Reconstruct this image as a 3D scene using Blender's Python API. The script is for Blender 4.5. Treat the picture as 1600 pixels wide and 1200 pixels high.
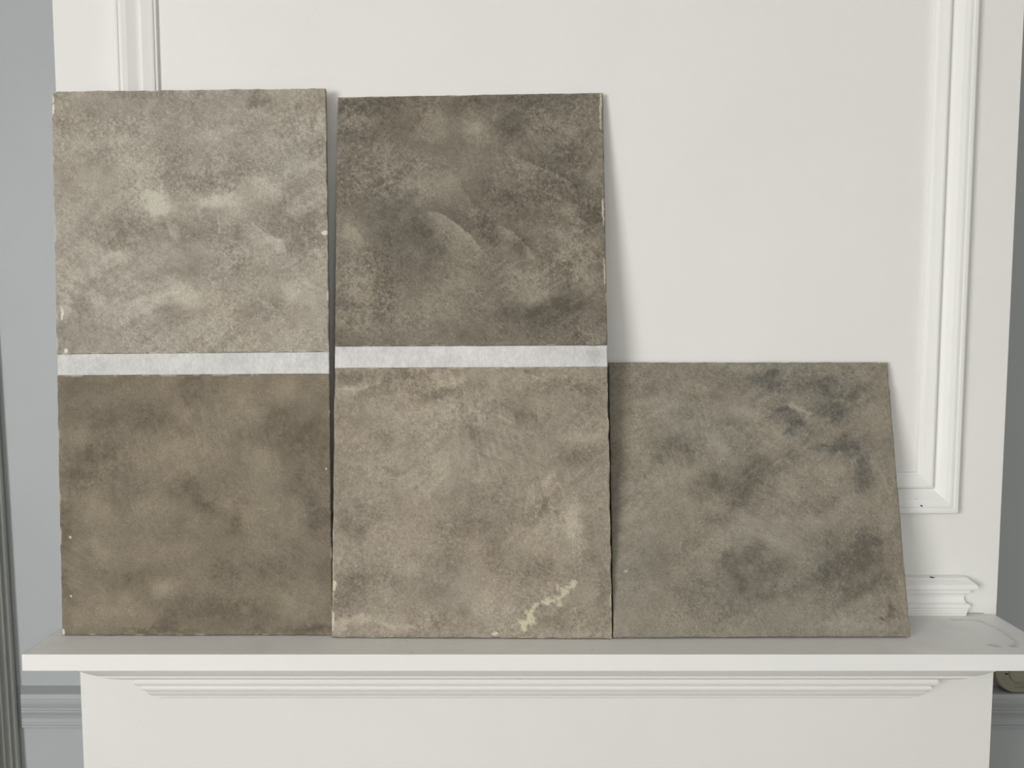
import bpy, bmesh, math, random
import numpy as np
from mathutils import Vector

sc = bpy.context.scene
for o in list(bpy.data.objects):
    bpy.data.objects.remove(o)
R = math.radians

# ---------------------------------------------------------------- camera, sky, light, exposure
cam_d = bpy.data.cameras.new('camera')
cam_d.sensor_fit = 'HORIZONTAL'; cam_d.sensor_width = 36.0; cam_d.lens = 27.0
cam_d.clip_start = 0.02
cam = bpy.data.objects.new('camera', cam_d); sc.collection.objects.link(cam)
cam.location = (0.0, -1.17, 1.5934); cam.rotation_euler = (R(90 - 4.1), 0, 0)
sc.camera = cam

world = bpy.data.worlds.new('world'); sc.world = world; world.use_nodes = True
bg = world.node_tree.nodes['Background']
bg.inputs['Color'].default_value = (0.80, 0.88, 1.0, 1); bg.inputs['Strength'].default_value = 1.0

def area(name, loc, rot, sx, sy, power, col):
    d = bpy.data.lights.new(name, 'AREA'); d.shape = 'RECTANGLE'; d.size = sx; d.size_y = sy
    d.energy = power; d.color = col
    o = bpy.data.objects.new(name, d); sc.collection.objects.link(o)
    o.location = loc; o.rotation_euler = rot
    return o
# daylight: a large window in the left wall (main light) and a smaller one in the wall opposite the breast
WIN_L = dict(y0=-4.95, y1=-2.55, z0=0.65, z1=2.60)
WIN_F = dict(x0=0.70, x1=1.90, z0=0.80, z1=2.30)
area('window_daylight_left', (-2.93, -3.75, 1.63), (R(90), 0, R(-90)), 2.3, 1.85, 173, (1.0, 0.996, 0.968))
area('window_daylight_front', (1.30, -5.47, 1.55), (R(90), 0, 0), 1.1, 1.4, 27, (1.0, 0.996, 0.968))

sc.view_settings.view_transform = 'Standard'; sc.view_settings.look = 'None'
sc.view_settings.gamma = 1.0; sc.view_settings.use_curve_mapping = False
sc.view_settings.exposure = 0.0

# ---------------------------------------------------------------- helpers
def lin(c):
    c = np.asarray(c, float) / 255.0
    return np.where(c <= 0.04045, c / 12.92, ((c + 0.055) / 1.055) ** 2.4)

def link(name, me, mat=None, parent=None, loc=None):
    o = bpy.data.objects.new(name, me); sc.collection.objects.link(o)
    if mat is not None: me.materials.append(mat)
    if parent is not None: o.parent = parent
    if loc is not None: o.location = loc
    return o

def empty(name, loc, label, cat, rot=(0, 0, 0), group=None):
    o = bpy.data.objects.new(name, None); sc.collection.objects.link(o)
    o.empty_display_size = 0.05; o.location = loc; o.rotation_euler = rot
    o['label'] = label; o['category'] = cat
    if group: o['group'] = group
    return o

def struct(o, label=None):
    o['kind'] = 'structure'
    if label: o['label'] = label
    return o

def mesh(verts, faces, name='m'):
    me = bpy.data.meshes.new(name); me.from_pydata([tuple(v) for v in verts], [], faces); me.update()
    bm = bmesh.new(); bm.from_mesh(me); bmesh.ops.recalc_face_normals(bm, faces=bm.faces); bm.to_mesh(me); bm.free()
    return me

def box_mesh(x0, x1, y0, y1, z0, z1, bevel=0.0, seg=2):
    bm = bmesh.new()
    bmesh.ops.create_cube(bm, size=1.0)
    for v in bm.verts:
        v.co = Vector(((x0 + x1) / 2 + v.co.x * (x1 - x0), (y0 + y1) / 2 + v.co.y * (y1 - y0), (z0 + z1) / 2 + v.co.z * (z1 - z0)))
    if bevel > 0:
        bmesh.ops.bevel(bm, geom=bm.edges[:], offset=bevel, segments=seg, affect='EDGES', profile=0.5)
    me = bpy.data.meshes.new('box'); bm.to_mesh(me); bm.free()
    if bevel > 0:
        for p in me.polygons: p.use_smooth = False
    return me

def loft(rings, closed_ring=True, cap=True):
    n = len(rings[0]); verts = [v for r in rings for v in r]; faces = []
    for i in range(len(rings) - 1):
        for j in range(n if closed_ring else n - 1):
            k = (j + 1) % n
            faces.append((i * n + j, i * n + k, (i + 1) * n + k, (i + 1) * n + j))
    if cap:
        faces.append(tuple(range(n - 1, -1, -1))); faces.append(tuple((len(rings) - 1) * n + j for j in range(n)))
    return mesh(verts, faces)

def smooth_profile(pts, n=3):
    """round a profile polyline by one pass of corner cutting"""
    out = [pts[0]]
    for i in range(1, len(pts) - 1):
        a, b, c = (np.array(pts[j], float) for j in (i - 1, i, i + 1))
        out.append(tuple(b * .75 + a * .25)); out.append(tuple(b * .75 + c * .25))
    out.append(pts[-1]); return out

# ---------------------------------------------------------------- value noise for the painted patterns
def vnoise(x, y, seed):
    xi = np.floor(x).astype(int); yi = np.floor(y).astype(int)
    fx = x - xi; fy = y - yi
    fx = fx * fx * fx * (fx * (fx * 6 - 15) + 10); fy = fy * fy * fy * (fy * (fy * 6 - 15) + 10)
    def h(a, b):
        n = (a * 374761393 + b * 668265263 + seed * 982451653) & 0x7fffffff
        n = ((n ^ (n >> 13)) * 1274126177) & 0x7fffffff
        n = n ^ (n >> 16)
        return (n & 0xffff) / 32767.5 - 1.0
    a = h(xi, yi); b = h(xi + 1, yi); c = h(xi, yi + 1); d = h(xi + 1, yi + 1)
    return (a * (1 - fx) + b * fx) * (1 - fy) + (c * (1 - fx) + d * fx) * fy

def fbm(x, y, seed, octs=4, gain=0.55):
    t = 0; a = 1.0; s = 0
    for i in range(octs):
        t = t + a * vnoise(x * 2 ** i + 13.7 * i, y * 2 ** i + 7.3 * i, seed + i * 17); s += a; a *= gain
    return t / s

# ---------------------------------------------------------------- materials
def new_mat(name):
    m = bpy.data.materials.new(name); m.use_nodes = True
    nt = m.node_tree; b = nt.nodes['Principled BSDF']
    return m, nt, b

def paint(name, rgb, rough=0.55, bump=0.12, scale=260, mottle=0.03, spec=0.35):
    m, nt, b = new_mat(name); N = nt.nodes; L = nt.links
    tc = N.new('ShaderNodeTexCoord')
    n1 = N.new('ShaderNodeTexNoise'); n1.inputs['Scale'].default_value = scale; n1.inputs['Detail'].default_value = 3
    n2 = N.new('ShaderNodeTexNoise'); n2.inputs['Scale'].default_value = 5; n2.inputs['Detail'].default_value = 4
    L.new(tc.outputs['Object'], n1.inputs['Vector']); L.new(tc.outputs['Object'], n2.inputs['Vector'])
    cr = N.new('ShaderNodeValToRGB')
    c = lin(rgb); lo = c * (1 - mottle); hi = np.minimum(c * (1 + mottle), 1)
    cr.color_ramp.elements[0].position = 0.3; cr.color_ramp.elements[1].position = 0.7
    cr.color_ramp.elements[0].color = (*lo, 1); cr.color_ramp.elements[1].color = (*hi, 1)
    L.new(n2.outputs['Fac'], cr.inputs['Fac']); L.new(cr.outputs['Color'], b.inputs['Base Color'])
    bp = N.new('ShaderNodeBump'); bp.inputs['Strength'].default_value = bump; bp.inputs['Distance'].default_value = 0.002
    L.new(n1.outputs['Fac'], bp.inputs['Height']); L.new(bp.outputs['Normal'], b.inputs['Normal'])
    b.inputs['Roughness'].default_value = rough; b.inputs['Specular IOR Level'].default_value = spec
    return m

def painted_attr(name, rough, grain_scale, grain_amt, bump, stretch=(1, 1, 1)):
    """colour from the mesh's own pigment attribute, fine grain and relief from noise"""
    m, nt, b = new_mat(name); N = nt.nodes; L = nt.links
    at = N.new('ShaderNodeAttribute'); at.attribute_name = 'pigment'
    tc = N.new('ShaderNodeTexCoord'); mp = N.new('ShaderNodeMapping'); mp.inputs['Scale'].default_value = stretch
    L.new(tc.outputs['Object'], mp.inputs['Vector'])
    n1 = N.new('ShaderNodeTexNoise'); n1.inputs['Scale'].default_value = grain_scale; n1.inputs['Detail'].default_value = 5
    n1.inputs['Roughness'].default_value = 0.75
    L.new(mp.outputs['Vector'], n1.inputs['Vector'])
    mr = N.new('ShaderNodeMapRange'); mr.inputs['From Min'].default_value = 0.25; mr.inputs['From Max'].default_value = 0.75
    mr.inputs['To Min'].default_value = 1 - grain_amt; mr.inputs['To Max'].default_value = 1 + grain_amt
    L.new(n1.outputs['Fac'], mr.inputs['Value'])
    mx = N.new('ShaderNodeVectorMath'); mx.operation = 'SCALE'
    L.new(at.outputs['Color'], mx.inputs[0]); L.new(mr.outputs['Result'], mx.inputs['Scale'])
    L.new(mx.outputs['Vector'], b.inputs['Base Color'])
    n2 = N.new('ShaderNodeTexNoise'); n2.inputs['Scale'].default_value = grain_scale * .8; n2.inputs['Detail'].default_value = 4
    L.new(mp.outputs['Vector'], n2.inputs['Vector'])
    bp = N.new('ShaderNodeBump'); bp.inputs['Strength'].default_value = bump; bp.inputs['Distance'].default_value = 0.0015
    L.new(n2.outputs['Fac'], bp.inputs['Height']); L.new(bp.outputs['Normal'], b.inputs['Normal'])
    b.inputs['Roughness'].default_value = rough; b.inputs['Specular IOR Level'].default_value = 0.3
    return m

M_white = paint('white_wall_paint', (233, 232, 228), 0.5, 0.10, 240, 0.012)
M_trim = paint('white_moulding_paint', (237, 236, 233), 0.42, 0.06, 200, 0.012)
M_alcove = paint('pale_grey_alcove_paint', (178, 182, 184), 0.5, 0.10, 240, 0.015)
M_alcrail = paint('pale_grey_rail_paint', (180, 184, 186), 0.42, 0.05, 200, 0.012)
M_casing = paint('dark_grey_casing_paint', (136, 137, 134), 0.45, 0.08, 160, 0.05)
M_ceil = paint('ceiling_paint', (238, 238, 236), 0.7, 0.05, 120)
M_floor = paint('floor_boards', (120, 112, 102), 0.45, 0.15, 60, 0.12)
M_room = paint('room_wall_paint', (150, 150, 150), 0.6, 0.05, 200, 0.02)
M_board = paint('board_core', (150, 140, 124), 0.8, 0.3, 300, 0.15)
M_chip_crack = paint('dark_undercoat_and_crack', (92, 90, 86), 0.8, 0.3, 300, 0.2)
M_alarm = paint('beige_plastic', (146, 142, 126), 0.35, 0.03, 300, 0.01)
M_dark = paint('black_slot', (14, 14, 13), 0.6, 0.0, 100, 0.0)
M_print = paint('grey_print', (118, 115, 103), 0.6, 0.0, 100, 0.0)
M_plaster = painted_attr('trowelled_plaster', 0.62, 620, 0.42, 0.6)
M_strip = painted_attr('primer_strip', 0.75, 420, 0.12, 0.45, (1.0, 1.0, 0.35))
M_shelf = painted_attr('white_shelf_paint', 0.42, 260, 0.012, 0.06)

# ---------------------------------------------------------------- room shell
BX0, BX1 = -0.6785, 0.7563          # chimney breast edges
AY = 0.35                           # back of both alcoves
FY = -5.5                           # wall opposite
LX, RX, ZC = -2.9, 2.1, 2.75
T = 0.12
struct(link('floor', box_mesh(LX - T, RX + T, FY - T, AY + T, -0.08, 0.0), M_floor))
struct(link('ceiling', box_mesh(LX - T, RX + T, FY - T, AY + T, ZC, ZC + 0.08), M_ceil))
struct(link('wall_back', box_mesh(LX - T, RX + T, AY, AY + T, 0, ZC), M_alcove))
struct(link('wall_breast', box_mesh(BX0, BX1, 0.0, AY, 0, ZC, 0.0012, 2), M_white))
struct(link('wall_right', box_mesh(RX, RX + T, FY - T, AY, 0, ZC), M_room))
def join_boxes(bs):
    bm = bmesh.new()
    for b in bs:
        me = box_mesh(*b); bm.from_mesh(me); bpy.data.meshes.remove(me)
    me = bpy.data.meshes.new('boxes'); bm.to_mesh(me); bm.free(); return me
W = WIN_F
struct(link('wall_front', join_boxes([
    (LX, W['x0'], FY - T, FY, 0, ZC), (W['x1'], RX, FY - T, FY, 0, ZC),
    (W['x0'], W['x1'], FY - T, FY, 0, W['z0']), (W['x0'], W['x1'], FY - T, FY, W['z1'], ZC)]), M_room))
xm = (W['x0'] + W['x1']) / 2
struct(link('window_1', join_boxes([
    (W['x0'], W['x0'] + .05, FY - T, FY - T + .05, W['z0'], W['z1']), (W['x1'] - .05, W['x1'], FY - T, FY - T + .05, W['z0'], W['z1']),
    (W['x0'] + .05, W['x1'] - .05, FY - T, FY - T + .05, W['z0'], W['z0'] + .05), (W['x0'] + .05, W['x1'] - .05, FY - T, FY - T + .05, W['z1'] - .05, W['z1']),
    (xm - .025, xm + .025, FY - T, FY - T + .05, W['z0'] + .05, W['z1'] - .05)]), M_trim))
W = WIN_L
struct(link('wall_left', join_boxes([
    (LX - T, LX, FY - T, W['y0'], 0, ZC), (LX - T, LX, W['y1'], AY, 0, ZC),
    (LX - T, LX, W['y0'], W['y1'], 0, W['z0']), (LX - T, LX, W['y0'], W['y1'], W['z1'], ZC)]), M_room))
ym = (W['y0'] + W['y1']) / 2
struct(link('window_2', join_boxes([
    (LX - T, LX - T + .05, W['y0'], W['y0'] + .05, W['z0'], W['z1']), (LX - T, LX - T + .05, W['y1'] - .05, W['y1'], W['z0'], W['z1']),
    (LX - T, LX - T + .05, W['y0'] + .05, W['y1'] - .05, W['z0'], W['z0'] + .05), (LX - T, LX - T + .05, W['y0'] + .05, W['y1'] - .05, W['z1'] - .05, W['z1']),
    (LX - T, LX - T + .05, ym - .025, ym + .025, W['z0'] + .05, W['z1'] - .05)]), M_trim))

# ---------------------------------------------------------------- panel moulding on the chimney breast (four mitred lengths)
FX0, FX1, FZ0, FZ1 = -0.5868, 0.6848, 1.3102, 2.46     # outer edges
# profile: t measured inwards from the outer edge, h height off the wall
PROF = [(0, 0), (0, .0085), (.0012, .0115), (.0035, .0130), (.0075, .0133), (.0098, .0128), (.0105, .0114), (.0112, .0126), (.0150, .0128),
        (.0220, .0112), (.0290, .0076), (.0340, .0046), (.0372, .0030), (.0384, .0040), (.0396, .0086), (.0412, .0104), (.0440, .0110), (.0520, .0088),
        (.0575, .0076), (.0592, .0068), (.0600, .0052), (.0612, .0048), (.0628, .0046), (.0636, .0030), (.0636, 0)]
tr = bpy.data.objects.new('trim_1', None); sc.collection.objects.link(tr); tr.location = (0, 0, FZ0)
struct(tr, 'white stepped panel moulding framing the upper chimney breast')
def frame_len(kind):
    r0, r1 = [], []
    for t, h in PROF:
        a, b, c, d = FX0 + t, FX1 - t, FZ0 + t, FZ1 - t
        if kind == 'left': p, q = (a, c), (a, d)
        if kind == 'right': p, q = (b, c), (b, d)
        if kind == 'bottom': p, q = (a, c), (b, c)
        if kind == 'top': p, q = (a, d), (b, d)
        r0.append((p[0], -h, p[1] - FZ0)); r1.append((q[0], -h, q[1] - FZ0))
    return loft([r0, r1])
for k in ('left', 'right', 'bottom', 'top'):
    link('moulding_length', frame_len(k), M_trim, tr)
def chip(parent, x, y, z, sx, sz, seed, base=(0, 0, 0), tilt=0.0, normal_up=False):
    rnd = random.Random(seed); n = 9; top, bot = [], []
    for i in range(n):
        a = 2 * math.pi * i / n; r = rnd.uniform(.6, 1.15)
        u = math.cos(a) * sx * r; v = math.sin(a) * sz * r
        u, v = u * math.cos(tilt) - v * math.sin(tilt), u * math.sin(tilt) + v * math.cos(tilt)
        top.append((x - base[0] + u, y - .0005 - base[1], z - base[2] + v)); bot.append((x - base[0] + u, y + .0015 - base[1], z - base[2] + v))
    o = link('paint_chip_or_crack', loft([bot, top]), M_chip_crack, parent); o['label'] = 'dark chip or crack in the white paint'; return o
B1 = (0, 0, FZ0)
chip(tr, .6255, -.0126, 1.3238, .0030, .0014, 3, B1, -.4); chip(tr, .6190, -.0100, 1.3335, .0010, .0008, 5, B1)

# ---------------------------------------------------------------- profile runs with mitred returns to the wall
def return_run(prof, xa, xb, y0, base=(0, 0, 0)):
    """prof: list of (projection, z); plan is a three-sided run returned to the wall at both ends"""
    rings = []
    cols = [[], [], [], []]
    for p, z in prof:
        cols[0].append((xa - p, y0 + .001, z)); cols[1].append((xa - p, y0 - p, z)); cols[2].append((xb + p, y0 - p, z)); cols[3].append((xb + p, y0 + .001, z))
    cols = [[tuple(np.array(v) - np.array(base)) for v in c] for c in cols]
    return loft(cols, closed_ring=False, cap=False)

# base moulding that stands on the shelf
base_prof = [(0, 1.2128), (.0045, 1.2108), (.0062, 1.2100), (.0080, 1.2076), (.0110, 1.2050), (.0140, 1.2020), (.0152, 1.1995), (.0152, 1.1960), (.0138, 1.1934), (.0098, 1.1922),
             (.0092, 1.1912), (.0090, 1.1880), (.0086, 1.1866), (.0068, 1.1856), (.0046, 1.1830), (.0034, 1.1790), (.0036, 1.1745), (.0052, 1.1708), (.0082, 1.1688), (.0094, 1.1668), (.0096, 1.1645),
             (.0084, 1.1628), (.0076, 1.1620), (.0078, 1.1600), (.0068, 1.1580), (.0070, 1.1552), (.0062, 1.1535), (.0060, 1.1501)]
base_prof = [(p * 1.12 + (.002 if i else 0), z) for i, (p, z) in enumerate(base_prof)]
XB = .6950
t2 = struct(link('trim_2', return_run(base_prof, -.6200, XB, 0, (0, 0, 1.15)), M_trim, None, (0, 0, 1.15)), 'white stepped moulding along the breast just above the shelf')
chip(t2, .6480, -.0100, 1.2112, .0040, .0011, 8, (0, 0, 1.15), -.25)

# dado rails of the two alcoves and the casing left of the left alcove
dado_prof = [(-.002, .8674), (.0372, .8674), (.0385, .8664), (.0385, .8580), (.0378, .8568), (.0330, .8560), (.0325, .8548), (.0322, .8500), (.0305, .8440), (.0270, .8370), (.0235, .8310),
             (.0222, .8270), (.0260, .8262), (.0262, .8240), (.0240, .8225), (.0200, .8190), (.0150, .8110), (.0115, .8030), (.0105, .7960), (.0135, .7945), (.0135, .7920), (.0105, .7905), (.0080, .7885), (.0105, .7868), (.0105, .7842), (.0070, .7828), (.0045, .7800), (-.002, .7795)]
def dado(name, xa, xb, label):
    # the left end of the left rail is bevelled back to the wall where it meets the casing
    bev = .66 if xa < 0 else 0.0
    rings = [[(x + (bev * p if x == xa else 0), AY - p, z - .7795) for p, z in dado_prof] for x in (xa, xb)]
    return struct(link(name, loft(rings), M_alcrail, None, (0, 0, .7795)), label)
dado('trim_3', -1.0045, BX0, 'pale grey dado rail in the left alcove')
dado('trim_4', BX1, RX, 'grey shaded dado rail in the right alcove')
# reeded casing left of the alcove: x measured left from its right edge, d = distance off the back wall; the front overhangs the back edge
cas_prof = [(.004, 0), (.0005, .009), (0, .0105)]
x_ = 0.0
for w_, d_ in ((.0065, .0035), (.0060, -.0030), (.0045, .0030), (.0095, -.0045), (.0045, .0030), (.0090, -.0055), (.0060, .0035), (.0110, -.0045), (.0060, .0040), (.0140, -.006), (.008, .004), (.020, -.004), (.010, .004)):
    for k in range(1, 6):
        t = k / 5; cas_prof.append((x_ + w_ * t, .0105 + d_ * math.sin(math.pi * t)))
    x_ += w_
cas_prof += [(.150, .0105), (.152, .009), (.152, 0)]
rings = []
for z, xr in ((0.0, -.9930), (.69, -1.0045), (1.0, -1.0085), (1.25, -1.0115), (1.5, -1.0150), (ZC, -1.034)):
    rings.append([(xr - x, AY - d, z) for x, d in cas_prof])
struct(link('trim_5', loft(rings), M_casing), 'dark grey reeded casing at the far left')

# ---------------------------------------------------------------- pattern painter
def paint_field(H, V, W, Hh, blobs, seed, warp=0.035, box=(0, 0, 1, 1), amp_noise=0.35):
    """H,V arrays in board metres; blobs (cx,cy,rx,ry,rot deg,amp[,tint]) given in the units of box"""
    bx0, by0, bx1, by1 = box
    X = bx0 + H / W * (bx1 - bx0); Y = by0 + V / Hh * (by1 - by0); S = (bx1 - bx0)
    u, v = X / S, Y / S
    wx = fbm(u * 13, v * 13, seed, 5, .72) * warp * S; wy = fbm(u * 13 + 50, v * 13 + 9, seed + 5, 5, .72) * warp * S
    Xw, Yw = X + wx, Y + wy
    F = np.zeros_like(X); G = np.zeros_like(X)
    rag = 1 + .9 * fbm(u * 30, v * 30, seed + 31, 4, .7)
    for b in blobs:
        cx, cy, rx, ry, rot, a = b[:6]
        c, s = math.cos(R(rot)), math.sin(R(rot))
        dx, dy = Xw - cx, Yw - cy
        e = ((dx * c + dy * s) / rx) ** 2 + ((-dx * s + dy * c) / ry) ** 2
        g = a * np.exp(-(e ** 1.15) * .9) * rag
        if len(b) > 6: G += np.abs(g)
        F += g
    return X, Y, F, G

def dist_poly(X, Y, pts):
    """distance to a polyline, signed side of the nearest segment, and position along it"""
    best = np.full(X.shape, 1e9); side = np.zeros(X.shape); along = np.zeros(X.shape); n = len(pts) - 1
    for i in range(n):
        (ax, ay), (bx, by) = pts[i], pts[i + 1]
        dx, dy = bx - ax, by - ay; L2 = dx * dx + dy * dy
        t = np.clip(((X - ax) * dx + (Y - ay) * dy) / L2, 0, 1)
        d = np.hypot(X - ax - t * dx, Y - ay - t * dy)
        s = np.sign((X - ax) * dy - (Y - ay) * dx)
        m = d < best
        best = np.where(m, d, best); side = np.where(m, s, side); along = np.where(m, (i + t) / n, along)
    return best, side, along

def spline(pts, k=6):
    out = []
    P = [pts[0]] + list(pts) + [pts[-1]]
    for i in range(1, len(P) - 2):
        a, b, c, d = (np.array(P[j], float) for j in (i - 1, i, i + 1, i + 2))
        for j in range(k):
            t = j / k
            out.append(tuple(.5 * (2 * b + (c - a) * t + (2 * a - 5 * b + 4 * c - d) * t * t + (3 * b - a - 3 * c + d) * t ** 3)))
    out.append(pts[-1]); return out

def build_patch(name, parent, corners, n_out, thick, base_off, res, mat, colour_fn, rag=0.0008, seed=1, relief=0.0003):
    """a slab whose front is a fine grid between four corners (TL,TR,BR,BL), skirted back by thick.
    colour_fn(H,V,W,Hh) -> (rgb linear array, height array)"""
    TL, TR, BR, BL = [np.array(c, float) for c in corners]
    W = (np.linalg.norm(TR - TL) + np.linalg.norm(BR - BL)) / 2; Hh = (np.linalg.norm(BL - TL) + np.linalg.norm(BR - TR)) / 2
    nu, nv = max(4, int(W / res)), max(4, int(Hh / res))
    u = np.linspace(0, 1, nu + 1); v = np.linspace(0, 1, nv + 1)
    U, V = np.meshgrid(u, v)
    # ragged outline
    e1 = fbm(V * Hh * 60, V * 0 + 3.1, seed + 1, 4) * rag; e2 = fbm(V * Hh * 60, V * 0 + 8.1, seed + 2, 4) * rag
    e3 = fbm(U * W * 60, U * 0 + 1.7, seed + 3, 4) * rag; e4 = fbm(U * W * 60, U * 0 + 5.9, seed + 4, 4) * rag
    k = 14
    Uo = U + (e1 * np.clip(1 - U * k, 0, 1) + e2 * np.clip(1 - (1 - U) * k, 0, 1)) / W
    Vo = V + (e3 * np.clip(1 - V * k, 0, 1) + e4 * np.clip(1 - (1 - V) * k, 0, 1)) / Hh
    P = ((1 - Uo)[..., None] * TL + Uo[..., None] * TR) * (1 - Vo)[..., None] + ((1 - Uo)[..., None] * BL + Uo[..., None] * BR) * Vo[..., None]
    col, hgt = colour_fn(U * W, V * Hh, W, Hh)
    n = np.array(n_out, float)
    # rounded arris
    em = np.minimum(np.minimum(U, 1 - U) * W, np.minimum(V, 1 - V) * Hh)
    rnd = -np.clip(.0012 - em, 0, 1) * .5
    front = P + n * (base_off + thick + hgt * relief + rnd)[..., None]
    back = P + n * base_off
    idx = np.arange((nu + 1) * (nv + 1)).reshape(nv + 1, nu + 1)
    q = np.stack([idx[:-1, :-1], idx[1:, :-1], idx[1:, 1:], idx[:-1, 1:]], -1).reshape(-1, 4)
    border = np.concatenate([idx[0, :-1], idx[:-1, -1], idx[-1, :0:-1], idx[:0:-1, 0]])
    nb = len(border); N0 = idx.size
    bidx = N0 + np.arange(nb)
    sk = np.stack([border, np.roll(border, -1), np.roll(bidx, -1), bidx], -1)
    verts = np.concatenate([front.reshape(-1, 3), back.reshape(-1, 3)[border]])
    cols = np.concatenate([col.reshape(-1, 3), col.reshape(-1, 3)[border] * .95])
    faces = np.concatenate([q, sk])
    me = bpy.data.meshes.new(name)
    me.vertices.add(len(verts)); me.vertices.foreach_set('co', verts.astype(np.float32).ravel())
    me.loops.add(faces.size); me.loops.foreach_set('vertex_index', faces.astype(np.int32).ravel())
    me.polygons.add(len(faces)); me.polygons.foreach_set('loop_start', (np.arange(len(faces)) * 4).astype(np.int32))
    me.polygons.foreach_set('loop_total', np.full(len(faces), 4, np.int32))
    sm = np.ones(len(faces), bool); sm[len(q):] = False
    me.polygons.foreach_set('use_smooth', sm)
    me.update(calc_edges=True); me.validate()
    ca = me.color_attributes.new('pigment', 'FLOAT_COLOR', 'POINT')
    rgba = np.ones((len(verts), 4), np.float32); rgba[:, :3] = np.clip(cols, 0, 1)
    ca.data.foreach_set('color', rgba.ravel())
    return link(name, me, mat, parent)

# ---------------------------------------------------------------- mantel shelf
SX0, SX1, SY, SZ = -0.6700, 0.7515, -0.1502, 1.15
ms = empty('mantel_shelf', (0.04, 0, SZ - .0235), 'long white mantel shelf with stepped moulding beneath, carrying the three plaster boards', 'shelf')
mb = np.array(ms.location)
def soften(me):
    return me
link('shelf_board', box_mesh(SX0 - mb[0], SX1 - mb[0], SY, -.0002, 0, .0233, .0008, 2), M_trim, ms)
def shelf_colour(H, V, W, Hh):
    # H from the left end, V from the back edge
    X = SX0 + H; Y = -(V)
    c = np.broadcast_to(lin((236, 235, 232)), X.shape + (3,)).copy()
    d, s, a = dist_poly(X, Y, spline([(.672, -.0238), (.690, -.0240), (.705, -.0265), (.714, -.034), (.7185, -.055), (.7195, -.080), (.716, -.105), (.706, -.120)]))
    nz = .5 + .5 * fbm(X * 160, Y * 160, 5, 3)
    k = np.exp(-(d / .0035) ** 2) * np.clip(nz * 1.5 - .15, 0, 1) * .30
    d2, _, _ = dist_poly(X, Y, [(.672, -.118), (.690, -.124), (.703, -.122)])
    k += np.exp(-(d2 / .006) ** 2) * np.clip(fbm(X * 90, Y * 90, 9, 3) * 2, 0, 1) * .30
    k += np.clip(fbm(X * 14, Y * 14, 21, 4) * 1.2 - .25, 0, 1) * .10
    sp = vnoise(X * 260, Y * 260, 77); k += np.clip((sp - .93) * 9, 0, 1) * .35
    c *= (1 - np.clip(k, 0, .6))[..., None]
    return c, np.zeros_like(X)
build_patch('top_surface', ms, [(SX0 - mb[0], -.0004, .0233), (SX1 - mb[0], -.0004, .0233), (SX1 - mb[0], SY + .0002, .0233), (SX0 - mb[0], SY + .0002, .0233)], (0, 0, 1), .0002, 0, .003, M_shelf, shelf_colour, rag=0, seed=4)
crown_prof = [(.0002, 1.0140), (.0015, 1.0164), (.0030, 1.0172), (.0032, 1.0192), (.0060, 1.0205), (.0100, 1.0235), (.0132, 1.0280), (.0150, 1.0325), (.0163, 1.0338), (.0185, 1.0350), (.0203, 1.0372), (.0205, 1.0400), (.0190, 1.0428),
              (.0195, 1.0436), (.0232, 1.0448), (.0258, 1.0470), (.0272, 1.0510), (.0268, 1.0545), (.0252, 1.0570), (.0250, 1.0588), (.0310, 1.0600), (.0420, 1.0640), (.0520, 1.0695), (.0590, 1.0750),
              (.0618, 1.0752), (.0622, 1.0782), (.0640, 1.0800), (.0700, 1.0845), (.0780, 1.0920), (.0850, 1.1010), (.0900, 1.1110), (.0910, 1.1180), (.0910, SZ - .0232)]
link('under_moulding', return_run(crown_prof, -.5538, .6280, 0, mb), M_trim, ms)
chip(ms, .7160, -.0002, 1.1512, .0240, .00035, 12, mb)  # thin dark sliver added to draw the gap crack between shelf and breast

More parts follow.
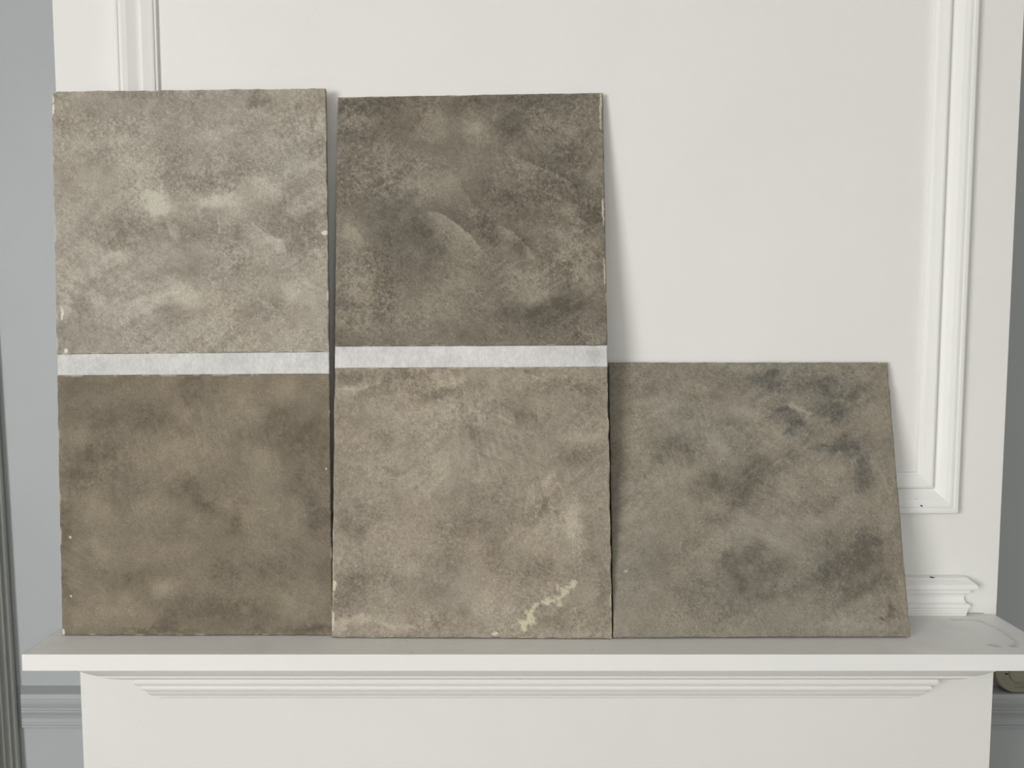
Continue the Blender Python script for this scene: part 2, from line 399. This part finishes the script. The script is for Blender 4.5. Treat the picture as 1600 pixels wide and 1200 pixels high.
# ---------------------------------------------------------------- plaster pattern data (one list per finish)
P1U = dict(box=(35, 28, 1205, 1158), dark=(112, 103, 91), mid=(163, 155, 142), light=(203, 197, 182), seed=11, blobs=[
 (470,515,55,42,20,2.6),(430,470,40,25,30,.8),(730,512,75,22,-8,2.2),(700,215,80,28,-8,.5),(620,225,60,20,-10,.3),(300,245,95,26,-12,.7),(210,735,60,55,0,.8),(290,745,40,25,20,.9),
 (480,925,190,36,-10,1.0),(620,935,60,26,10,.6),(560,890,70,30,-10,.5),(380,345,100,60,0,.4),(95,840,40,60,0,.4),(225,930,35,40,0,.6),(890,700,80,60,20,.35),(975,690,60,28,40,.8),(1085,895,95,55,0,.7),
 (1170,745,40,12,0,.6),(970,455,70,40,-20,.6),(1090,370,60,40,0,.4),(700,1050,80,60,0,.4),(330,1010,70,30,-20,.5),(620,55,40,14,-20,.9),(450,90,40,20,-40,.7),(600,180,30,8,-35,.7),(745,245,18,14,0,.8),(925,435,20,12,0,.9),
 (440,400,50,90,0,.4),(90,960,30,30,0,.5),(60,400,30,200,0,.15),(1120,1080,60,60,0,.3),(940,300,30,120,20,.3),(1185,250,15,200,0,.5),(800,540,60,25,0,.3),
 (570,290,110,120,0,-.5),(400,620,170,60,-5,-.8),(320,600,70,40,0,-.4),(600,660,60,60,0,-.7),(720,425,130,45,-5,-.6),(830,360,85,55,0,-.7),(610,420,50,60,0,-.5),(940,550,70,45,0,-.6),(1060,470,55,45,-20,-.8),
 (1060,610,120,55,-10,-.9),(1110,700,90,45,0,-.7),(800,680,55,60,0,-.6),(840,790,40,60,-40,-.3),(250,350,60,40,0,-.3),(930,985,100,65,0,-.6),(560,1010,65,45,0,-.5),(160,960,40,60,30,-.7),(195,860,14,40,20,-.7),(100,1080,60,60,0,-.5),
 (905,68,60,28,20,-1.0),(400,60,120,40,0,-.5),(600,65,90,34,0,-.6),(1150,290,30,55,20,-.7),(1100,140,110,60,0,-.3),(130,160,110,50,0,-.35),(600,780,110,40,0,-.5),(300,690,90,25,0,-.5),(400,1060,90,50,0,-.3),(700,600,60,70,0,-.4)],
 ridges=[([(505,560),(530,640),(560,680)],.5,1),([(640,520),(655,575)],.4,1),([(735,580),(740,650)],.5,1),([(880,590),(930,640),(1010,690),(1025,740)],.6,-1),([(480,370),(500,430),(510,520)],.4,-1),([(890,350),(910,400),(905,440)],.5,-1),([(1190,130),(1160,190),(1150,260)],.5,1),([(900,930),(980,970),(1020,1030)],.4,-1),([(760,720),(850,800)],.3,1)],
 chips=[(1196,648,16,10),(1204,920,7,22),(40,105,7,22),(36,60,8,20),(75,1140,9,9),(60,985,6,30)], chipcol=(222,218,200), grain=.95)
P1L = dict(box=(63, 75, 1197, 1163), dark=(86, 77, 64), mid=(126, 116, 100), light=(158, 146, 124), seed=23, blobs=[
 (600,400,120,80,-20,.8),(820,220,90,80,-30,.9),(1020,140,70,45,0,.8),(900,440,75,60,30,.8),(935,640,120,90,20,.6),(420,630,100,60,-10,.7),(205,640,55,90,0,.8),(220,800,60,50,0,.7),(480,970,50,40,0,1.1),(430,820,110,60,0,.5),
 (600,230,80,50,0,.4),(160,330,40,60,0,.4),(270,1040,140,45,0,.5),(130,1090,60,40,0,.4),(1050,1030,90,55,0,.6),(880,800,150,60,0,.3),(640,700,50,40,0,.4),(420,440,60,40,0,.5),(560,790,50,35,0,.4),(1030,700,40,60,30,.4),(720,330,80,60,0,.4),(400,1080,80,40,0,.3),
 (440,250,75,55,0,-1.1),(610,140,45,45,0,-1.0),(650,95,40,25,0,-.6),(240,250,120,60,0,-.7),(140,505,90,45,-5,-1.0),(210,430,110,55,0,-.8),(290,370,70,50,0,-.7),(1060,340,130,90,0,-.9),(1130,295,40,35,0,-.8),(960,260,40,60,0,-.4),(1060,540,90,70,0,-.8),
 (1150,680,60,55,0,-1.0),(900,890,180,70,0,-.6),(740,900,70,60,0,-.4),(640,595,120,30,28,-.9),(560,555,60,35,0,-.5),(340,920,100,50,0,-.8),(180,850,40,40,30,-.6),(800,1080,120,60,0,-1.1),(500,1100,60,40,0,-.8),(610,1050,80,60,0,-.7),
 (85,720,30,70,0,-.9),(75,950,22,120,0,-.6),(780,700,50,45,0,-.7),(560,695,45,30,0,-.5),(290,600,30,60,-30,-.6),(560,315,80,25,10,-.5),(1160,900,40,80,0,-.6),(330,110,90,30,0,-.6),(150,110,90,40,0,-.5),(110,200,40,60,0,-.4),(420,1146,150,14,0,-1.2),(1100,1140,95,16,0,-1.4),(880,1150,60,10,0,-.6),(380,560,40,20,-20,-.4),(1180,420,20,100,0,-.5)],
 ridges=[([(590,585),(660,610),(730,650)],.35,1),([(130,545),(200,530),(290,470),(340,400)],.3,1)], chips=[(105,753,5,5),(1178,470,4,5),(68,1150,5,14),(105,1000,4,4)], chipcol=(214,206,188), grain=.55)
P2U = dict(box=(50, 45, 1190, 1137), dark=(82, 74, 63), mid=(125, 117, 104), light=(166, 157, 139), seed=37, blobs=[
 (620,195,50,48,0,1.2),(450,185,85,50,-20,.7),(430,440,95,55,0,.7),(560,400,50,60,40,.6),(130,140,55,40,0,.6),(1040,200,40,30,20,.7),(960,145,60,10,20,.6),(890,222,40,30,0,.5),(115,650,50,55,0,1.0),(140,850,60,95,0,1.1),(190,930,60,40,0,.5),(1030,740,45,55,0,1.1),(1110,860,45,60,-20,1.1),
 (1080,680,70,35,20,.8),(560,860,100,60,0,.5),(490,610,50,45,40,.7),(590,690,70,50,40,.6),(860,860,170,50,10,.7),(930,910,80,40,0,.5),(540,990,220,60,0,.5),(110,1030,70,26,20,.7),(220,1065,160,40,0,.4),(1150,390,40,70,0,.7),(900,385,110,40,20,.3),(1030,560,50,50,0,.4),(280,310,60,80,0,.4),
 (620,560,30,20,0,.6),(880,720,20,60,-20,.6),(770,650,50,15,30,.5),(150,1000,80,15,25,.4),(1150,1080,40,80,-30,.4),(320,440,60,50,0,.3),(1100,120,80,50,0,.3),
 (200,80,220,40,0,-.9),(130,210,90,60,0,-.8),(310,160,70,70,0,-.6),(800,195,70,60,0,-.9),(880,80,220,40,0,-.8),(1050,325,85,45,0,-.9),(830,520,150,55,18,-1.0),(1130,585,55,55,0,-1.4),(1010,430,130,45,28,-.9),(700,640,90,40,40,-.9),(830,700,60,55,0,-1.0),
 (340,600,150,80,0,-.9),(420,650,50,60,0,-.6),(270,720,80,70,0,-.8),(330,810,130,60,0,-.5),(470,770,40,90,0,-.5),(700,830,70,50,0,-.5),(1000,870,70,90,0,-.5),(1060,970,90,40,0,-.9),(780,1000,200,36,0,-.8),(960,1055,200,50,0,-.6),(660,1090,110,30,0,-.7),(90,955,60,16,22,-.9),(75,1100,40,30,0,-.6),(75,430,35,90,0,-.6),(230,500,80,50,0,-.4),(640,80,80,40,0,-.5),(930,990,120,30,0,-.5)],
 ridges=[([(440,555),(490,565),(545,600),(610,650),(672,725)],1.3,-1),([(710,610),(770,630),(825,670),(865,720),(890,770)],.9,-1),([(790,318),(870,345),(950,380),(1030,425),(1080,480)],.8,-1),([(1040,520),(1080,590),(1160,650)],.5,-1),([(110,610),(160,660),(175,720)],.6,-1),([(220,230),(205,280),(250,360)],.5,1),([(395,390),(400,460)],.5,1),([(60,920),(130,970),(200,975)],.5,-1),([(310,560),(330,610)],.5,1),([(530,370),(600,470),(625,550)],.4,-1)],
 scratches=[([(742,55),(715,185)],.6),([(1090,645),(1175,610)],.5),([(1095,660),(1180,628)],.4),([(1000,560),(1085,490)],.3),([(215,270),(255,210)],.5),([(630,70),(600,180)],.3)], chips=[(1178,120,4,90),(1182,560,4,60),(1184,820,4,60)], chipcol=(190,183,166), grain=1.25)
P2L = dict(box=(28, 58, 1192, 1167), dark=(98, 88, 76), mid=(153, 143, 128), light=(192, 181, 162), seed=53, blobs=[
 (520,110,60,36,0,.9),(310,250,100,60,0,.45),(480,240,100,50,0,.5),(480,490,80,60,-20,.6),(110,145,45,18,-20,.9),(220,470,100,100,0,.2),(850,570,60,36,-30,.5),(1080,350,75,36,-15,.5),(1030,730,42,85,0,1.4),(1060,640,40,30,0,.7),(900,760,140,60,-40,.5),(990,850,50,50,0,.4),(130,1105,70,20,-25,1.1),(300,1115,80,20,0,.8),(60,1130,40,22,0,.8),
 (700,1030,110,50,0,.4),(380,880,60,40,0,.2),(935,520,14,70,15,.6),(600,370,16,50,0,.5),(630,230,30,18,0,.7),(390,560,80,60,0,.3),(1000,80,80,12,0,.5),(880,85,40,12,0,.7),(1070,115,50,14,20,.5),(620,480,20,80,0,.4),(420,360,80,60,0,.25),(320,760,70,50,0,.3),(300,860,30,60,0,.3),
 (100,85,90,26,-10,-1.0),(290,90,130,24,-8,-.9),(580,155,110,26,-8,-.5),(635,330,30,95,0,-.8),(770,250,60,90,-30,-.4),(1000,135,160,50,0,-.7),(1135,180,55,60,0,-.8),(830,225,45,40,0,-.6),(290,490,50,25,0,-.8),(240,370,50,50,0,-.4),(105,690,85,55,0,-1.0),(140,750,40,36,0,-.6),(650,600,120,80,0,-.5),(620,720,130,50,0,-.6),(720,790,40,60,30,-.5),
 (880,650,95,22,-52,-.7),(1050,440,60,36,0,-.6),(500,870,80,60,0,-.5),(90,960,60,55,0,-.9),(210,920,120,40,10,-.7),(70,1050,45,50,0,-.7),(560,1070,65,45,0,-.5),(880,885,150,50,0,-.4),(1130,800,50,120,0,-.5),(1010,1100,150,50,0,-.5),(460,970,60,50,0,-.4),(140,300,80,60,0,-.25),(1155,1000,30,110,0,-.5),(200,150,100,20,-15,-.5),(420,180,150,16,-4,-.4),(840,74,90,10,0,-.8),(60,580,30,70,0,-.4)],
 ridges=[([(600,240),(625,330),(640,430),(645,540)],.4,1),([(160,190),(330,165),(500,200),(590,260)],.35,-1),([(940,560),(890,660),(800,750),(720,820)],.4,-1),([(60,150),(150,145),(240,110)],.7,1),([(720,190),(790,260),(800,340)],.3,-1)],
 smear=[(820,1105),(850,1075),(872,1035),(925,1018),(965,1008),(990,985),(1040,945)], chips=[(35,955,9,24),(705,1149,14,7),(32,1100,4,40),(1190,1010,4,30)], chipcol=(206,198,172), grain=.8)
P3 = dict(box=(38, 42, 1210, 1168), dark=(88, 82, 73), mid=(139, 132, 118), light=(174, 167, 152), seed=71, blobs=[
 (320,220,130,55,-10,.4),(480,390,55,45,0,.6),(580,62,120,18,0,.5),(250,560,160,60,-20,.35),(700,730,140,50,0,.5),(955,500,55,40,0,.6),(620,245,110,22,8,.5),(1100,100,40,40,0,.4),(730,380,110,22,-20,.5),(1080,250,40,60,0,.4),(1040,1120,160,26,0,.5),(1150,700,25,120,0,.4),(810,242,60,12,20,1.0),(870,300,16,30,0,.9),
 (780,560,60,50,0,.3),(200,700,100,60,0,.25),(600,330,80,20,0,.3),(990,330,50,16,0,.5),(110,300,60,200,0,.15),(1110,440,14,70,-40,.5),(230,260,70,10,-30,.5),(870,380,60,12,40,.4),(480,800,80,30,-30,.3),(1030,470,10,80,0,.5),
 (700,120,50,26,0,-1.1,1),(745,255,30,40,30,-1.2,1),(790,295,65,34,30,-1.5,1),(950,120,80,45,0,-1.1,1),(870,145,200,60,0,-.6,1),(960,250,80,45,0,-1.3,1),(945,395,60,20,0,-1.7,1),(900,390,20,12,0,-.8,1),(1050,400,55,50,0,-1.1,1),(1075,500,45,70,0,-.9,1),(820,325,60,36,0,-.8,1),(1130,160,40,50,0,-.5,1),(1050,205,80,40,0,-.6,1),
 (305,395,75,38,0,-1.1),(230,465,36,20,0,-1.0),(390,425,60,36,-30,-.5),(650,500,125,55,-30,-1.0),(590,580,85,58,-20,-.9),(470,560,70,50,-20,-.6),(430,560,60,40,-20,-.7),(560,640,50,20,0,-.6,1),(485,700,55,36,0,-.7),(985,890,135,110,-20,-1.15),(1065,830,85,70,0,-.8),(890,930,100,45,-20,-.8),(1045,985,100,36,-20,-.8),(915,775,22,40,-30,-.9),
 (650,880,110,65,0,-.9),(590,980,75,65,0,-.9),(560,930,120,80,0,-.4),(500,855,50,25,-20,-.9),(370,955,55,60,0,-.6),(680,1000,40,25,0,-.8),(1150,1075,16,24,0,-1.2),(250,850,100,60,-20,-.4),(450,1070,130,40,0,-.5),(1120,740,60,80,-40,-.4),(520,300,60,20,-20,-.4),(900,640,80,30,-30,-.3),(780,990,60,50,0,-.3),(250,150,60,14,-20,-.4),(550,160,80,40,0,-.4),(620,820,60,30,0,-.4),(1000,600,120,20,-30,-.4),(760,690,80,18,30,-.4),(1130,930,20,60,0,-.6)],
 scratches=[([(590,555),(740,455)],.6),([(560,540),(720,440)],.4),([(610,590),(745,500)],.4),([(260,660),(390,590)],.35),([(740,440),(738,560)],.5),([(1032,420),(1030,600)],.5),([(1045,430),(1045,590)],.4),([(700,300),(830,390)],.4),([(780,225),(870,262)],.7),([(960,860),(1060,780)],.45),([(990,880),(1090,790)],.4),([(900,870),(1000,790)],.4),([(930,1000),(1070,960)],.4),([(870,280),(885,330)],.7),([(1050,360),(1160,450)],.4),([(280,310),(400,200)],.25),([(450,860),(560,790)],.4),([(430,790),(520,720)],.35),([(1060,900),(1150,820)],.5),([(1080,1000),(1140,900)],.5),([(620,1020),(700,970)],.4),([(200,180),(300,140)],.3),([(930,395),(960,390)],.7)],
 ridges=[], chips=[(92,908,8,5)], chipcol=(176,170,152), marks=[(1105,1098,12,5,35),(1060,86,5,4,0),(178,522,2.5,7,0),(1068,76,3,3,0),(640,225,3,3,0)], grain=.7)

def finish_colour(S):
    def fn(H, V, W, Hh):
        sd = S['seed']
        X, Y, F, G = paint_field(H, V, W, Hh, S['blobs'], sd, .045, S['box'])
        hgt = np.zeros_like(X)
        u, v = H, V
        F = F * .62
        F += .22 * fbm(u * 14, v * 14, sd + 3, 5, .6) + .30 * fbm(u * 52, v * 52, sd + 9, 4, .65)
        # dry trowel and brush drag: noise stretched along a few directions, each where its own mask lets it
        for j, (ang, fr) in enumerate(S.get('drag', ((28, 1), (-35, 1), (75, 1)))):
            co, si = math.cos(R(ang)), math.sin(R(ang))
            p, q = u * co + v * si, -u * si + v * co
            q = q + .012 * fbm(u * 9, v * 9, sd + 120 + j, 2)
            mask = np.clip(.25 + 1.5 * fbm(u * 8 + 3 * j, v * 8, sd + 130 + j, 2), 0, 1)
            F += fr * .34 * mask * fbm(p * 28, q * 190, sd + 140 + j, 3, .7)
        fine = fbm(u * 420, v * 420, sd + 40, 2, .7)
        crumb = fbm(u * 210, v * 210, sd + 46, 3, .75)
        patch = np.clip(.5 + .9 * fbm(u * 16, v * 16, sd + 44, 4, .65) - .45 * np.minimum(F, 0), .12, 1.7)
        F += S['grain'] * patch * (.72 * fine + .55 * crumb)
        spk = vnoise(u * 640 + 3, v * 640, sd + 150)
        F += S['grain'] * .55 * np.clip((np.abs(spk) - .80) * 6, 0, 1) * np.sign(spk + .25)
        hgt += (fine * .8 + crumb * .9) * (.5 + .6 * patch) + fbm(u * 90, v * 90, sd + 60, 3)
        jx = fbm(u * 80, v * 80, sd + 70, 3) * 7; jy = fbm(u * 80 + 9, v * 80, sd + 71, 3) * 7
        for pts, a, side in S.get('ridges', ()):
            d, s, t = dist_poly(X + jx, Y + jy, spline(pts))
            fade = np.sin(np.pi * np.clip(t, .02, .98)) ** .5
            inside = (s * side) > 0
            F += a * fade * (np.where(inside, .50 * np.exp(-d / 42), -.42 * np.exp(-d / 30)) + .75 * np.exp(-(d / 4) ** 2) * (.5 + .8 * fine))
            hgt += a * fade * 2.2 * np.where(inside, np.exp(-d / 30), 0)
        for pts, a in S.get('scratches', ()):
            d, s, t = dist_poly(X + jx * .5, Y + jy * .5, pts)
            F += a * np.exp(-(d / 3.0) ** 2) * np.clip(.45 + fbm(u * 160, v * 160, sd + 81, 2), 0, 1.2)
        k = np.clip(F, -1.3, 1.3)
        k = np.tanh(k * .95)
        dk, md, lt = lin(S['dark']), lin(S['mid']), lin(S['light'])
        c = np.where((k < 0)[..., None], md + (dk - md) * (-k)[..., None], md + (lt - md) * k[..., None])
        g = np.clip(G * .40, 0, .6)[..., None]
        grey = c.mean(-1, keepdims=True) * np.array([1.06, 1.02, .90])
        c = c * (1 - g) + grey * g
        # slow hue drift between warm and cool pigment
        hd = fbm(u * 9 + 4, v * 9, sd + 90, 3)[..., None]
        c = c * (1 + hd * np.array([.025, 0.0, -.035]))
        cc = lin(S['chipcol'])
        m = np.zeros_like(X)
        for cx, cy, rx, ry in S.get('chips', ()):
            e = ((X + jx * .6 - cx) / rx) ** 2 + ((Y + jy * .6 - cy) / ry) ** 2
            m = np.maximum(m, np.clip((1.15 - e) * 3 + fine * .8, 0, 1) * (e < 2))
        edge = np.minimum(np.minimum(H, W - H), np.minimum(V, Hh - V))
        ew = np.clip(1 - edge / .0022, 0, 1) * np.clip(fbm(u * 70, v * 70, sd + 95, 3) * 3 - .3, 0, 1)
        m = np.maximum(m, ew * .8)
        if 'smear' in S:
            d, s, t = dist_poly(X + jx * 1.2, Y + jy * 1.2, spline(S['smear']))
            n = fbm(u * 120, v * 120, sd + 99, 3)
            wd = 17 + 9 * np.sin(t * 9 + 1)
            m = np.maximum(m, np.clip(1.0 - d / wd + n * 1.5 + .5 * fine, 0, 1) * (d < wd * 1.7) * .85)
            hgt += 1.5 * np.clip(1 - d / wd, 0, 1)
        c = c * (1 - m[..., None]) + cc * m[..., None]
        for cx, cy, rx, ry, rot in S.get('marks', ()):
            co, si = math.cos(R(rot)), math.sin(R(rot)); dx, dy = X - cx, Y - cy
            e = ((dx * co + dy * si) / rx) ** 2 + ((-dx * si + dy * co) / ry) ** 2
            q = np.clip((1.4 - e) * 1.5, 0, 1)[..., None] * .65
            c = c * (1 - q) + lin((58, 54, 48)) * q
        return c, hgt
    return fn

def strip_colour(seed, base, smudges=()):
    def fn(H, V, W, Hh):
        n1 = fbm(H * 90, V * 45, seed, 4, .65); n2 = fbm(H * 18, V * 30, seed + 3, 3)
        k = 1 + .15 * n1 + .07 * n2 + .07 * vnoise(H * 420, V * 300, seed + 8)
        for x, y, rx, ry, a in smudges:
            e = ((H / W - x) / rx) ** 2 + ((V / Hh - y) / ry) ** 2
            k -= a * np.exp(-e) * (.7 + .6 * n1)
        c = lin(base) * k[..., None]
        return c, n1
    return fn

# ---------------------------------------------------------------- the three sample boards, leaning on the breast
def board(label, TL, TR, BR, BL, thick, parts, seed):
    """corners of the front face in room metres; parts: (name, v0, v1, kind, data, label, corner v overrides)"""
    TL, TR, BR, BL = [np.array(p, float) for p in (TL, TR, BR, BL)]
    n = np.cross(BR - BL, TL - BL); n /= np.linalg.norm(n)
    if n[1] > 0: n = -n
    BL[2] = BR[2] = SZ + .0008 + abs(n[2]) * thick      # it stands on its back lower edge
    base = (BL + BR) / 2; base[2] = SZ + .0003
    e = empty('sample_board', tuple(base), label, 'board')
    L = lambda p: p - base
    # core slab set back behind the finishes
    fin = .0028
    q = [TL, TR, BR, BL]
    cen = sum(q) / 4
    ins = [p + (cen - p) / np.linalg.norm(cen - p) * .0012 for p in q]
    ins[2][2] = max(ins[2][2], BR[2]); ins[3][2] = max(ins[3][2], BL[2])
    f = [L(p - n * fin) for p in ins]; b = [L(p - n * (thick)) for p in ins]
    link('backing_panel', mesh(f + b, [(0, 1, 2, 3), (7, 6, 5, 4), (0, 4, 5, 1), (1, 5, 6, 2), (2, 6, 7, 3), (3, 7, 4, 0)]), M_board, e)
    for i, (name, vl0, vr0, vl1, vr1, mat, fn, lab, th, res, rag) in enumerate(parts):
        a = L(TL + (BL - TL) * vl0); bq = L(TR + (BR - TR) * vr0); c = L(TR + (BR - TR) * vr1); d = L(TL + (BL - TL) * vl1)
        o = build_patch(name, e, [a, bq, c, d], tuple(n), th, -.0030, res, mat, fn, rag=rag, seed=seed + i * 7)
        if lab: o['label'] = lab
    return e

# board 1: tall, left; its left side rests on the panel moulding
board('tall plaster sample board on the left, pale taupe above and brown below a white strip',
      (-.6725, -.0200, 1.9395), (-.2725, -.0195, 1.9440), (-.2598, -.0870, SZ + .0006), (-.6506, -.0880, SZ + .0006), .0085, [
      ('plaster_finish', 0, 0, .4855, .4840, M_plaster, finish_colour(P1U), 'pale mottled grey-taupe plaster finish', .0030, .0013, .0011),
      ('masking_strip', .4855, .4840, .5250, .5245, M_strip, strip_colour(5, (211, 210, 208), [(.2, .5, .12, .4, .10), (.62, .3, .06, .5, .10), (.45, .8, .2, .2, .08)]), 'rough white strip between the two finishes', .0021, .0016, .0002),
      ('plaster_finish', .5250, .5245, 1, 1, M_plaster, finish_colour(P1L), 'clouded mid-brown plaster finish', .0030, .0013, .0009)], 101)
board('tall plaster sample board in the middle, dark above and lighter taupe below its white strip',
      (-.2575, -.0095, 1.9345), (.1340, -.0095, 1.9408), (.1436, -.1005, SZ + .0006), (-.2586, -.0960, SZ + .0006), .0085, [
      ('plaster_finish', 0, 0, .4680, .4700, M_plaster, finish_colour(P2U), 'dark grey-brown plaster finish with trowel marks', .0030, .0013, .0007),
      ('masking_strip', .4680, .4700, .5085, .5100, M_strip, strip_colour(9, (214, 212, 211), [(.955, .45, .035, .35, .35), (.80, .2, .1, .25, .12)]), 'rough white strip between the two finishes', .0021, .0016, .0002),
      ('plaster_finish', .5085, .5100, 1, 1, M_plaster, finish_colour(P2L), 'lighter taupe plaster finish with a cream smear', .0030, .0013, .0013)], 202)
board('short square plaster sample board on the right, olive taupe with dark grey patches',
      (.1465, -.0095, 1.5428), (.5675, -.0095, 1.5428), (.5718, -.0955, SZ + .0006), (.1452, -.0990, SZ + .0006), .0085, [
      ('plaster_finish', 0, 0, 1, 1, M_plaster, finish_colour(P3), None, .0030, .0013, .0008)], 303)

# ---------------------------------------------------------------- round alarm standing on the right dado rail
RA = .0458
al = empty('round_alarm', (1.0092, AY - .0335, .8677), 'round beige plastic alarm standing on the dado rail, half hidden by the breast', 'alarm', (R(-4), 0, 0))
HUB = -.0045      # the button sits a little below the centre
def disc(r_prof, n=48, dz=0.0):
    rings = [[(r * math.cos(2 * math.pi * i / n), y, RA + (dz if r < RA * .5 else 0) + r * math.sin(2 * math.pi * i / n)) for i in range(n)] for r, y in r_prof]
    me = loft(rings); return me
def smooth(o):
    for p in o.data.polygons: p.use_smooth = len(p.vertices) == 4
    return o
link('body', disc([(RA * .93, .022), (RA * .97, .020), (RA, .014), (RA, .004), (RA * .985, 0), (RA * .95, -.0022), (RA * .55, -.004), (.0196, -.0044), (.0192, -.0030)], 48, HUB), M_alarm, al)
link('test_button', disc([(.0180, -.0022), (.0180, -.0044), (.0172, -.0052), (.010, -.0056)], 48, HUB), M_alarm, al)
for s in (-1, 1):
    link('slot', box_mesh(s * .0235 - .0032, s * .0235 + .0032, -.0048, -.0036, RA + HUB - .0024, RA + HUB - .0002), M_dark, al)
for z, wd, xo in ((RA - .0265, .0150, .004), (RA - .0310, .0050, .006), (RA - .0340, .0100, .003)):
    link('printed_line', box_mesh(xo - wd, xo + wd, -.0040, -.0034, z - .0007, z + .0007), M_print, al)
